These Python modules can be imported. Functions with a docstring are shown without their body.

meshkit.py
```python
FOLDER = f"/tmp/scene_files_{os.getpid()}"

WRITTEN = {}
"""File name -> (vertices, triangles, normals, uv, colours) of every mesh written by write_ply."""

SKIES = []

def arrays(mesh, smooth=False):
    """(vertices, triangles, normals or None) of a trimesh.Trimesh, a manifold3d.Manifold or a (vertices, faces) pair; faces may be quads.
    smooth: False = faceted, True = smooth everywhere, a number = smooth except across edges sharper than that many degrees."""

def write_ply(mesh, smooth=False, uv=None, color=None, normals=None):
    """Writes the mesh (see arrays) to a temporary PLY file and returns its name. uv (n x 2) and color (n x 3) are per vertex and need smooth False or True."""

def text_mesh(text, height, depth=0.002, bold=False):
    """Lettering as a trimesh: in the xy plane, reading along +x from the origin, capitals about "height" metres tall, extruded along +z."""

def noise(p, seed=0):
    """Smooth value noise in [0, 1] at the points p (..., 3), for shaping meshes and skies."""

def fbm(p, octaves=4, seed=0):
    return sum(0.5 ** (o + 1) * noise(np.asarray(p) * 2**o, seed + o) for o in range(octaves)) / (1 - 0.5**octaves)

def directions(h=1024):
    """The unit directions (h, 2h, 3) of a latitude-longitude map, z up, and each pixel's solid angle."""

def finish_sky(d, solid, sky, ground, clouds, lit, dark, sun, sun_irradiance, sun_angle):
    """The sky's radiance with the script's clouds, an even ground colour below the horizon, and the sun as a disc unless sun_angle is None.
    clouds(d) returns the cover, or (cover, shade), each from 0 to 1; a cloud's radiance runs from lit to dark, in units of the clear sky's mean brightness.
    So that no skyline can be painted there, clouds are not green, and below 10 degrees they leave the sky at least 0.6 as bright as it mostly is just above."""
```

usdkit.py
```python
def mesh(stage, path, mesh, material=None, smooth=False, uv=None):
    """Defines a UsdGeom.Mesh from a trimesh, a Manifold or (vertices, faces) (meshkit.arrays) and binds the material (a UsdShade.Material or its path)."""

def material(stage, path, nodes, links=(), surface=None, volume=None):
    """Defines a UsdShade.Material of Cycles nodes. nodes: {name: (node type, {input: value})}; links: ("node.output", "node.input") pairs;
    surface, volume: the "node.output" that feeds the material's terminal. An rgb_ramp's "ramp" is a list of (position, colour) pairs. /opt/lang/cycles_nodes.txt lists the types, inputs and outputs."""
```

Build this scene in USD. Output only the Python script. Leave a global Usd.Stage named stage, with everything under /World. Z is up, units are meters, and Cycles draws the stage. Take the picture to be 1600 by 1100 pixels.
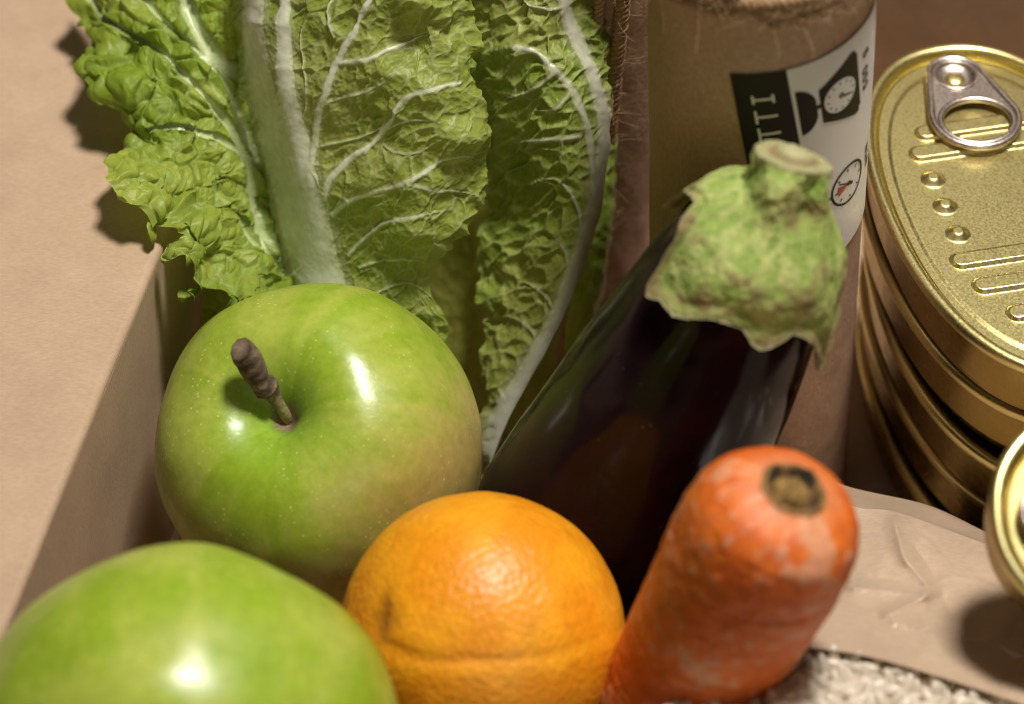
import math, glob
import numpy as np, trimesh, usdkit
from meshkit import noise, fbm
from scipy.interpolate import RectBivariateSpline, PchipInterpolator, CubicSpline
from scipy.spatial import cKDTree
from shapely import affinity, union_all, box as sbox
from shapely.geometry import Polygon, Point, LineString
from pxr import Usd, UsdGeom, UsdLux, UsdShade, Gf, Sdf, Vt

stage = Usd.Stage.CreateInMemory()
UsdGeom.SetStageUpAxis(stage, 'Z'); UsdGeom.SetStageMetersPerUnit(stage, 1.0)
UsdGeom.Xform.Define(stage, '/World'); UsdGeom.Scope.Define(stage, '/World/Looks')
T_ = Sdf.ValueTypeNames

# ------------------------------------------------------------------ camera
PITCH, FP, DIST = math.radians(46), 4444.4, 0.753
FW = np.array([0, math.cos(PITCH), -math.sin(PITCH)]); UP = np.array([0, math.sin(PITCH), math.cos(PITCH)])
RT = np.array([1.0, 0, 0]); CAM = -DIST * FW; BK = -FW
cam = UsdGeom.Camera.Define(stage, '/World/camera')
m4 = np.eye(4); m4[0, :3], m4[1, :3], m4[2, :3], m4[3, :3] = RT, UP, BK, CAM
cam.AddTransformOp().Set(Gf.Matrix4d(*m4.ravel().tolist()))
cam.CreateFocalLengthAttr(100.0); cam.CreateHorizontalApertureAttr(36.0); cam.CreateVerticalApertureAttr(36.0 * 704 / 1024)
cam.CreateClippingRangeAttr(Gf.Vec2f(0.05, 50)); cam.CreateFStopAttr(7.2); cam.CreateFocusDistanceAttr(0.762)
cam.CreateExposureAttr(0.96)

# ------------------------------------------------------------------ lamps of the room
def lamp(name, direction, dist, size, intensity, color):
    d = np.array(direction, float); d /= np.linalg.norm(d)
    l = UsdLux.RectLight.Define(stage, '/World/' + name)
    l.CreateWidthAttr(size); l.CreateHeightAttr(size); l.CreateIntensityAttr(intensity); l.CreateColorAttr(Gf.Vec3f(*color))
    z = d; x = np.cross([0, 1, 0], z); x /= np.linalg.norm(x); y = np.cross(z, x)
    m = np.eye(4); m[0, :3], m[1, :3], m[2, :3], m[3, :3] = x, y, z, d * dist
    l.AddTransformOp().Set(Gf.Matrix4d(*m.ravel().tolist()))
lamp('ceiling_lamp', (0.19, 0.07, 0.98), 1.4, 0.22, 94, (1.0, 0.965, 0.91))
lamp('room_lamp', (0.05, 0.75, 0.66), 2.2, 0.7, 0.4, (1.0, 0.88, 0.74))
lamp('ceiling_bounce', (0.15, 0.05, 0.98), 2.2, 2.0, 0.07, (1.0, 0.90, 0.78))
lamp('window_bounce', (0.22, -0.88, 0.36), 2.2, 1.3, 0.72, (1.0, 0.91, 0.80))
dome = UsdLux.DomeLight.Define(stage, '/World/room_light')
dm = usdkit.material(stage, '/World/Looks/room_glow', {'b': ('background_shader', {'color': (1.0, 0.78, 0.58), 'strength': 0.004})}, surface='b.background')
UsdShade.MaterialBindingAPI.Apply(dome.GetPrim()).Bind(dm)

# ------------------------------------------------------------------ helpers
def ray(px, py): return FW + ((np.asarray(px, float) - 800) / FP)[..., None] * RT + ((550 - np.asarray(py, float)) / FP)[..., None] * UP
def at(px, py, t):
    """Point at depth t (metres along the optical axis) seen at photo pixel px, py."""
    return CAM + np.asarray(t, float)[..., None] * ray(px, py)
def atz(px, py, z):
    d = ray(px, py); return CAM + d * ((z - CAM[2]) / d[..., 2])[..., None]
names = {}
def numbered(parent, name):
    k = names.get((parent, name), 0); names[(parent, name)] = k + 1
    return f'{parent}/{name}' + (f'_{k:03d}' if k else '')
def tag(prim, label=None, cat=None, group=None, kind=None):
    for k, v in (('label', label), ('category', cat), ('group', group), ('kind', kind)):
        if v: prim.SetCustomDataByKey(k, v)
    return prim
LOC = {}
def thing(name, label, cat, loc=(0, 0, 0), group=None, kind=None):
    p = numbered('/World', name); x = UsdGeom.Xform.Define(stage, p)
    x.AddTranslateOp().Set(Gf.Vec3d(*[float(c) for c in loc])); LOC[p] = np.array(loc, float)
    tag(x.GetPrim(), label, cat, group, kind); return p
def put(parent, name, v, f, mat, smooth=True, attrs=None, kind=None, label=None):
    """One Mesh prim; v in world coordinates."""
    root = '/'.join(parent.split('/')[:3]); v = np.asarray(v, float) - LOC.get(root, 0)
    p = numbered(parent, name)
    m = usdkit.mesh(stage, p, (v, np.asarray(f)), '/World/Looks/' + mat, smooth=smooth)
    for k, a in (attrs or {}).items():
        a = np.asarray(a, np.float32); api = UsdGeom.PrimvarsAPI(m)
        if a.ndim == 2: api.CreatePrimvar(k, T_.Color3fArray, 'vertex').Set(Vt.Vec3fArray.FromNumpy(a))
        else: api.CreatePrimvar(k, T_.FloatArray, 'vertex').Set(Vt.FloatArray.FromNumpy(a))
    tag(m.GetPrim(), label, None, None, kind); return p
def gridf(nv, nu, wrap=False):
    i = np.arange(nv - 1)[:, None]; j = np.arange(nu if wrap else nu - 1)[None, :]; k = (j + 1) % nu
    a, b, c, d = i * nu + j, i * nu + k, (i + 1) * nu + k, (i + 1) * nu + j
    a, b, c, d = [x.ravel() for x in np.broadcast_arrays(a, b, c, d)]
    return np.vstack([np.stack([a, b, c], 1), np.stack([a, c, d], 1)])
def frame(axis, ref=(1, 0, 0)):
    a = np.array(axis, float); a /= np.linalg.norm(a); x = np.array(ref, float); x -= a * (x @ a); x /= np.linalg.norm(x)
    return x, np.cross(a, x), a
def tube(path, rad, n=12, caps=True):
    path = np.asarray(path, float); rad = np.broadcast_to(np.asarray(rad, float), len(path))
    tg = np.gradient(path, axis=0); tg /= np.linalg.norm(tg, axis=1)[:, None]
    u = np.cross(tg[0], [0.3, 0.5, 0.8]); u /= np.linalg.norm(u); us = []
    for t in tg: u = u - t * (u @ t); u /= np.linalg.norm(u); us.append(u)
    us = np.array(us); ws = np.cross(tg, us); th = np.linspace(0, 2 * np.pi, n, endpoint=False)
    v = path[:, None] + rad[:, None, None] * (np.cos(th)[None, :, None] * us[:, None] + np.sin(th)[None, :, None] * ws[:, None])
    v = v.reshape(-1, 3); f = gridf(len(path), n, True)
    if caps:
        k = len(v); v = np.vstack([v, path[:1], path[-1:]]); j = np.arange(n); jn = (j + 1) % n; b = (len(path) - 1) * n
        f = np.vstack([f, np.stack([jn, j, np.full(n, k)], 1), np.stack([b + j, b + jn, np.full(n, k + 1)], 1)])
    return v, f
def boxm(lo, hi):
    m = trimesh.creation.box(bounds=[lo, hi]); return np.array(m.vertices), np.array(m.faces)
def join(parts):
    vs, fs, n = [], [], 0
    for v, f in parts: vs.append(v); fs.append(np.asarray(f) + n); n += len(v)
    return np.vstack(vs), np.vstack(fs)
def sm(x, a, b): t = np.clip((x - a) / (b - a), 0, 1); return t * t * (3 - 2 * t)
def mixc(a, b, t): t = np.asarray(t)[..., None]; return np.asarray(a) * (1 - t) + np.asarray(b) * t
def hit_light(): pass

# ------------------------------------------------------------------ materials
def mat(name, nodes, links=(), surface='p.BSDF'):
    return usdkit.material(stage, '/World/Looks/' + name, nodes, links, surface=surface)
TC = ('texture_coordinate', {})
def kraft(name, c1, c2, rough=0.8, bump=0.00012, spec=0.3):
    mat(name, {'t': TC, 'm': ('mapping', {'scale': (500, 1500, 700), 'rotation': (0.2, 0.4, 0.3)}), 'n': ('noise_texture', {'scale': 1.0, 'detail': 3, 'roughness': 0.6}),
               'n2': ('noise_texture', {'scale': 60, 'detail': 3}), 'n3': ('noise_texture', {'scale': 2600, 'detail': 1}),
               'r': ('rgb_ramp', {'ramp': [(0.3, c2), (0.7, c1)]}), 'r2': ('rgb_ramp', {'ramp': [(0.3, (0.88, 0.87, 0.86)), (0.7, (1, 1, 1))]}),
               'r3': ('rgb_ramp', {'ramp': [(0.22, (0.62, 0.56, 0.5)), (0.33, (1, 1, 1))]}),
               'x': ('mix_color', {'blend_type': 'multiply', 'fac': 1.0}), 'x2': ('mix_color', {'blend_type': 'multiply', 'fac': 0.6}),
               'b': ('bump', {'strength': 0.6, 'distance': bump}), 'p': ('principled_bsdf', {'roughness': rough, 'specular_ior_level': spec})},
        [('t.object', 'm.vector'), ('m.vector', 'n.vector'), ('t.object', 'n2.vector'), ('t.object', 'n3.vector'), ('n.fac', 'r.fac'), ('n2.fac', 'r2.fac'), ('n3.fac', 'r3.fac'),
         ('r.color', 'x.a'), ('r2.color', 'x.b'), ('x.result', 'x2.a'), ('r3.color', 'x2.b'), ('x2.result', 'p.base_color'), ('n.fac', 'b.height'), ('b.normal', 'p.normal')])
kraft('cardboard', (0.51, 0.355, 0.235), (0.44, 0.30, 0.195))
kraft('kraft_paper', (0.60, 0.395, 0.27), (0.47, 0.295, 0.195), 0.65, 0.0002, 0.3)
kraft('bag_paper', (0.57, 0.42, 0.295), (0.49, 0.355, 0.245), 0.30, 0.00006, 0.8)
kraft('jute', (0.46, 0.30, 0.16), (0.30, 0.18, 0.09), 0.9, 0.00015, 0.2)
def toned(name, rough, bump_scale, bump_dist, spec=0.5, transl=0.0, speck=None, coat=0.0, vor=False, sss=None, rvar=0.0):
    """Colour from the mesh's own 'tone' (albedo) with fine grain, bump and optional pale specks."""
    nodes = {'a': ('attribute', {'attribute': 'tone'}), 't': TC, 'n': ('noise_texture', {'scale': bump_scale, 'detail': 3}),
             'n2': ('noise_texture', {'scale': 350, 'detail': 4, 'roughness': 0.65}), 'r': ('rgb_ramp', {'ramp': [(0.3, (0.84, 0.85, 0.80)), (0.7, (1.06, 1.05, 1.0))]}),
             'x': ('mix_color', {'blend_type': 'multiply', 'fac': 1.0, 'use_clamp': False}), 'b': ('bump', {'strength': 0.7, 'distance': bump_dist}),
             'p': ('principled_bsdf', {'roughness': rough, 'specular_ior_level': spec, 'coat_weight': coat, 'coat_roughness': 0.15})}
    links = [('t.object', 'n.vector'), ('t.object', 'n2.vector'), ('n2.fac', 'r.fac'), ('a.color', 'x.a'), ('r.color', 'x.b'), ('b.normal', 'p.normal')]
    if rvar:
        nodes['rr'] = ('map_range', {'from_min': 0.3, 'from_max': 0.7, 'to_min': rough - rvar, 'to_max': rough + rvar}); nodes['n4'] = ('noise_texture', {'scale': 90, 'detail': 3})
        links += [('t.object', 'n4.vector'), ('n4.fac', 'rr.value'), ('rr.result', 'p.roughness')]
    if vor:
        nodes['v'] = ('voronoi_texture', {'scale': vor, 'feature': 'smooth_f1', 'smoothness': 0.6}); links += [('t.object', 'v.vector'), ('v.distance', 'b.height')]
    else: links += [('n.fac', 'b.height')]
    col = 'x.result'
    if speck:
        sc, thr, c = speck
        nodes['s'] = ('voronoi_texture', {'scale': sc}); nodes['sr'] = ('rgb_ramp', {'ramp': [(0, (1, 1, 1)), (thr * 0.5, (0.8, 0.8, 0.8)), (thr, (0, 0, 0)), (1, (0, 0, 0))]})
        nodes['sn'] = ('noise_texture', {'scale': sc * 0.11}); nodes['snr'] = ('rgb_ramp', {'ramp': [(0.42, (0, 0, 0)), (0.62, (0.8, 0.8, 0.8))]})
        nodes['sm'] = ('math', {'math_type': 'multiply'}); nodes['sx'] = ('mix_color', {'b': c})
        links += [('t.object', 's.vector'), ('s.distance', 'sr.fac'), ('t.object', 'sn.vector'), ('sn.fac', 'snr.fac'), ('sr.color', 'sm.value1'), ('snr.color', 'sm.value2'), ('sm.value', 'sx.fac'), (col, 'sx.a')]
        col = 'sx.result'
    links += [(col, 'p.base_color')]
    if sss:
        nodes['p'][1].update({'subsurface_weight': sss[0], 'subsurface_scale': sss[1], 'subsurface_radius': sss[2]})
    surf = 'p.BSDF'
    if transl:
        nodes['tr'] = ('translucent_bsdf', {}); nodes['mx'] = ('mix_closure', {'fac': transl}); links += [(col, 'tr.color'), ('p.BSDF', 'mx.closure1'), ('tr.BSDF', 'mx.closure2')]; surf = 'mx.closure'
    mat(name, nodes, links, surf)
toned('leaf_skin', 0.45, 900, 0.0002, 0.45, transl=0.45)
toned('rib_skin', 0.35, 500, 0.00015, 0.45, sss=(0.15, 0.002, (1, 1, 0.8)))
toned('apple_skin', 0.32, 700, 0.00007, 0.5, speck=(480, 0.20, (0.62, 0.64, 0.30)), sss=(0.12, 0.003, (0.9, 1.0, 0.3)), rvar=0.05)
toned('orange_peel', 0.42, 500, 0.00035, 0.5, vor=620, sss=(0.15, 0.003, (1.0, 0.5, 0.1)))
toned('eggplant_skin', 0.14, 60, 0.0002, 0.17, speck=(260, 0.07, (0.30, 0.24, 0.16)), rvar=0.03)
toned('calyx_skin', 0.75, 700, 0.0006, 0.25)
toned('carrot_skin', 0.52, 420, 0.0007, 0.4, sss=(0.12, 0.003, (1.0, 0.4, 0.15)), rvar=0.1)
toned('bark', 0.85, 900, 0.0005, 0.2)
def plain(name, c, rough, metallic=0.0, spec=0.5, n=None, extra=None):
    nodes = {'p': ('principled_bsdf', {'base_color': c, 'roughness': rough, 'metallic': metallic, 'specular_ior_level': spec, **(extra or {})})}; links = []
    if n:
        nodes |= {'t': TC, 'n': ('noise_texture', {'scale': n[0], 'detail': 3}), 'b': ('bump', {'strength': 0.12, 'distance': n[1]}), 'rr': ('map_range', {'from_min': 0.3, 'from_max': 0.7, 'to_min': rough * 0.8, 'to_max': rough * 1.2})}
        links += [('t.object', 'n.vector'), ('n.fac', 'b.height'), ('b.normal', 'p.normal'), ('n.fac', 'rr.value'), ('rr.result', 'p.roughness')]
    mat(name, nodes, links)
plain('gold_tin', (0.68, 0.58, 0.25), 0.37, 1.0, n=(1500, 0.00003))
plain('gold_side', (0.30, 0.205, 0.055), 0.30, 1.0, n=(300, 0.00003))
plain('tab_metal', (0.66, 0.57, 0.50), 0.34, 1.0, n=(1200, 0.00002))
plain('label_white', (0.80, 0.77, 0.78), 0.45, n=(900, 0.00003))
plain('label_black', (0.018, 0.013, 0.011), 0.55, spec=0.25)
plain('print_red', (0.40, 0.05, 0.04), 0.5)
plain('rice_grain', (0.70, 0.61, 0.49), 0.28, extra={'subsurface_weight': 0.25, 'subsurface_scale': 0.002, 'subsurface_radius': (1, 0.9, 0.7)})
mat('clear_film', {'f': ('fresnel', {'IOR': 1.45}), 't': ('transparent_bsdf', {'color': (0.97, 0.96, 0.94)}), 'g': ('glossy_bsdf', {'roughness': 0.06}), 'fm': ('math', {'math_type': 'multiply', 'value2': 1.0}), 'x': ('mix_closure', {})},
    [('f.fac', 'fm.value1'), ('fm.value', 'x.fac'), ('t.BSDF', 'x.closure1'), ('g.BSDF', 'x.closure2')], 'x.closure')
mat('fibre', {'p': ('principled_bsdf', {'base_color': (0.50, 0.34, 0.19), 'roughness': 0.7})})

# ------------------------------------------------------------------ cardboard box
W_ = np.array([0.195, 0.981]); N_ = np.array([0.981, -0.195]); W_ /= np.linalg.norm(W_); N_ = np.array([W_[1], -W_[0]])
FLOOR, NL, NR, WB, WF = -0.10, -0.1023, 0.262, 0.205, -0.212
bx = thing('cardboard_box', 'open brown cardboard box holding all the groceries with its left flap folded out', 'box', (0, 0, FLOOR))
def wl(n, w, z): n, w, z = np.broadcast_arrays(n, w, z); return np.stack([n * N_[0] + w * W_[0], n * N_[1] + w * W_[1], np.asarray(z, float)], -1)
def extr(prof, w0, w1, nw, wob=0.0, axis='w'):
    """Sweeps a closed profile [(n, z)] along the wall with a slight wobble of the board."""
    prof = np.array(prof); s = np.linspace(w0, w1, nw); k = len(prof)
    n_, s_ = np.meshgrid(prof[:, 0], s); z_, _ = np.meshgrid(prof[:, 1], s)
    wv = (fbm(np.stack([s_ * 22, n_ * 18, z_ * 18], -1), 3) - 0.5) * wob
    p = wl(n_, s_, z_ + wv) if axis == 'w' else wl(s_, n_, z_ + wv)
    v = p.reshape(-1, 3); f = gridf(nw, k, True)
    a = trimesh.creation.triangulate_polygon(Polygon(prof), engine='earcut')
    tri = np.asarray(a[1]); base = np.asarray(a[0]); idx = cKDTree(prof).query(base)[1]; tri = idx[tri]
    f = np.vstack([f, tri, tri[:, ::-1] + (nw - 1) * k]); return v, f
TH = 0.003
arc = [(NL - 0.0022 + 0.0022 * math.cos(a), -0.0022 + 0.0022 * math.sin(a)) for a in np.linspace(0, np.pi / 2, 7)]
nflap = [NL - 0.0022 - x for x in np.linspace(0.006, 0.17, 40)]
flap = arc + [(n, -0.0001 * i) for i, n in enumerate(nflap)] + [(n, -0.0001 * i - TH) for i, n in reversed(list(enumerate(nflap)))] + [(NL - TH, -0.0035)]
put(bx, 'side_flap', *extr(flap, -0.30, WB, 160, 0.0022), 'cardboard', smooth=40, label='pale flap folded out flat at the left')
def wall(n0, n1, w0, w1, z0, z1, nm, lab=None): 
    v, f = boxm((n0, w0, z0), (n1, w1, z1)); put(bx, nm, wl(v[:, 0], v[:, 1], v[:, 2]), f, 'cardboard', smooth=False, label=lab)
wl_prof = [(NL, -0.0022), (NL - TH, -0.0037), (NL - TH, FLOOR)] + [(NL, z) for z in np.linspace(FLOOR, -0.004, 24)]
put(bx, 'wall', *extr(wl_prof, WF, WB, 120, 0.0), 'cardboard', smooth=30)
wall(NL, NR, WB, WB + TH, FLOOR, 0.075, 'wall'); wall(NR, NR + TH, WF, WB + TH, FLOOR, 0.075, 'wall'); wall(NL, NR, WF - TH, WF, FLOOR, -0.003, 'wall')
wall(NL - TH, NR + TH, WF - TH, WB + TH, FLOOR - TH, FLOOR, 'base')

# ------------------------------------------------------------------ apples
def apple(name, label, c, R, axis, seed, sx=1.0, blush=None, group=None, stem=None, hz=1.0):
    P = np.array([(0.0, .53), (.03, .535), (.08, .59), (.14, .67), (.22, .74), (.33, .79), (.46, .795), (.62, .735), (.80, .575), (.93, .33), (1.0, .04), (.98, -.22), (.90, -.46), (.76, -.67), (.60, -.80), (.45, -.85), (.33, -.83), (.22, -.76), (.12, -.70), (0, -.68)])
    d = np.r_[0, np.cumsum(np.linalg.norm(np.diff(P, axis=0), axis=1))]; cs = CubicSpline(d, P)
    nv, nu = 170, 260; s = np.linspace(0, d[-1], nv); pr = cs(s); pr[0, 0] = pr[-1, 0] = 1e-4
    th = np.linspace(0, 2 * np.pi, nu, endpoint=False); x, y, a = frame(axis)
    r, thg = np.meshgrid(pr[:, 0], th, indexing='ij'); h = pr[:, 1][:, None] * np.ones_like(r)
    lob = 1 + 0.018 * np.cos(5 * thg + seed) * sm(h, -0.2, 0.8) + 0.03 * np.cos(5 * thg + seed + 1) * sm(-h, 0.1, 0.85) + 0.02 * np.cos(2 * thg + seed * 1.7)
    loc = np.stack([r * lob * np.cos(thg) * sx, r * lob * np.sin(thg), h * hz * (1 + 0.03 * np.cos(thg - seed))], -1)
    loc += ((fbm(loc * 1.6 + seed, 3) - 0.5) * 0.05)[..., None] * loc
    v = c + R * (loc[..., :1] * x + loc[..., 1:2] * y + loc[..., 2:] * a)
    n1 = fbm(loc * 2.2 + seed, 4); n2 = fbm(np.stack([thg * 9 * 0 + np.cos(thg) * 9, np.sin(thg) * 9, h * 1.2], -1) + seed, 4)
    col = mixc((0.255, 0.36, 0.022), (0.37, 0.42, 0.065), sm(n1 * 0.6 + n2 * 0.4, 0.35, 0.65))
    cav = np.exp(-((r / 0.30) ** 2)) * (h > 0)
    col = mixc(col, (0.17, 0.38, 0.02), 0.75 * cav * (0.6 + 0.4 * n2))
    rus = sm(np.exp(-((r / 0.115) ** 2)) * (h > 0) + 0.35 * (n2 - 0.5), 0.35, 0.8); col = mixc(col, (0.23, 0.17, 0.10), rus)
    if blush is not None:
        w = v - c; w = w / np.linalg.norm(w, axis=-1, keepdims=True); b = np.asarray(blush, float); b /= np.linalg.norm(b)
        k = sm(w @ b + 0.35 * (n1 - 0.5) + 0.2 * (n2 - 0.5), 0.22, 0.95); col = mixc(col, (0.43, 0.29, 0.10), 0.9 * k)
        sc = sm(fbm(loc * 9 + 3, 4, 5), .60, .72) * sm(w @ b, .35, .8); col = mixc(col, (0.30, 0.20, 0.10), .55 * sc)
    base = v.reshape(-1, 3)[:, 2].min()
    t = thing(name, label, 'apple', (c[0], c[1], base), group)
    put(t, 'skin', v.reshape(-1, 3), gridf(nv, nu, True), 'apple_skin', attrs={'tone': col.reshape(-1, 3)})
    if stem is not None:
        q = CubicSpline(np.linspace(0, 1, len(stem)), np.array([p[0] for p in stem])); rr = PchipInterpolator(np.linspace(0, 1, len(stem)), [p[1] for p in stem])
        u = np.linspace(0, 1, 70); pv, pf = tube(q(u), rr(u) * (1 + .10 * np.exp(-((u - .5) / .04) ** 2) - .12 * np.exp(-((u - .66) / .06) ** 2)), 9)
        nn = fbm(pv * 700, 4, 3); ax = np.r_[np.repeat(u, 9), 0, 1]; cen = np.r_[np.repeat(q(u), 9, axis=0), q(0)[None], q(1)[None]]
        ang = np.arctan2((pv - cen)[:, 2], (pv - cen)[:, 0]); rid = fbm(np.stack([np.cos(ang) * 3.5, np.sin(ang) * 3.5, ax * 1.2], -1), 4, 8)
        pv = pv + (pv - cen) * ((nn - 0.5) * 0.16 + (rid - .5) * .35)[:, None]
        tc = mixc((0.05, 0.034, 0.022), (0.25, 0.185, 0.12), sm(nn * .5 + rid * .5, 0.36, 0.64)); tc = mixc(tc, (0.30, 0.27, 0.09), sm(-ax, -0.42, -0.1) * 0.7)
        put(t, 'stem', pv, pf, 'bark', attrs={'tone': tc})
    return t
A1 = at(495, 698, 0.77); R1 = 0.0445
ax1 = RT * -0.26 + UP * 0.33 + BK * 0.907
cavp = A1 + ax1 * R1 * 0.50
stem_tip = at(376, 545, 0.734)
k1 = cavp + (stem_tip - cavp) * 0.33 + UP * 0.0006; k2 = cavp + (stem_tip - cavp) * 0.62 - UP * 0.0008
apple('apple', 'green apple with brown woody stem in the middle of the box', A1, R1 * 1.015, ax1, 1.3, 1.0, blush=(0.75, -0.5, -0.35), hz=.95,
      stem=[(cavp - ax1 * 0.004, .0016), (cavp + (stem_tip - cavp) * .18, .0016), (k1, .0021), (cavp + (stem_tip - cavp) * .48, .0033), (k2, .0031), (cavp + (stem_tip - cavp) * .82, .0036), (stem_tip, .0034)])
A2 = at(292, 1168, 0.66)
apple('apple', 'smooth bright green apple blurred in the nearest corner below the left flap', A2, 0.047, RT * .1 - UP * .58 + BK * .81, 4.1, 1.05)

# ------------------------------------------------------------------ orange
OC = at(754, 990, 0.715); OR = 222 / FP * 0.715
def orange():
    v = trimesh.creation.icosphere(6); n = np.array(v.vertices); f = np.array(v.faces)
    pit = RT * -0.70 + UP * 0.14 + BK * 0.70; pit /= np.linalg.norm(pit)
    gy = n @ UP; gx = n @ RT; gz = n @ BK
    ang = np.arccos(np.clip(n @ pit, -1, 1))
    gl = gy + 0.06 - 0.10 * (gx + 0.2) ** 2 + 0.14 * (fbm(n * 2.5, 3) - .5)
    groove = np.exp(-(gl / 0.045) ** 2) * sm(gx, -0.75, -0.6) * (1 - sm(gx, 0.1, 0.95)) * (gz > 0)
    below = sm(-gl, 0.0, 0.12) * np.exp(-np.maximum(-gl, 0) / 0.5) * (gz > -0.2)
    cr2 = np.exp(-((gx + 0.74 - 0.15 * (gy + .1)) / 0.05) ** 2) * sm(gy, -0.15, 0.05) * (1 - sm(gy, 0.25, 0.5)) * (gz > 0)
    pores = fbm(n * 38, 2, 5)
    r = 1 - 0.045 * np.exp(-(ang / 0.17) ** 2) - 0.014 * groove + 0.010 * below - 0.012 * cr2 + 0.05 * (fbm(n * 1.5, 3, 2) - 0.5) + 0.006 * (pores - 0.5)
    col = mixc((0.77, 0.27, 0.006), (0.83, 0.335, 0.010), sm(fbm(n * 3, 4, 7), 0.35, 0.65))
    col = mixc(col, (0.42, 0.15, 0.01), 0.6 * np.exp(-(ang / 0.12) ** 2) + 0.35 * cr2 + 0.25 * groove)
    b = RT * 0.33 + UP * 0.14 + BK * 0.93; b /= np.linalg.norm(b); col = mixc(col, (0.55, 0.22, 0.02), 0.5 * np.exp(-(np.arccos(np.clip(n @ b, -1, 1)) / 0.06) ** 2))
    t = thing('orange', 'bright orange with a creased dimpled peel between the two apples and the carrot', 'orange', (OC[0], OC[1], OC[2] - OR))
    put(t, 'peel', OC + OR * r[:, None] * n, f, 'orange_peel', attrs={'tone': col})
orange()

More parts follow.
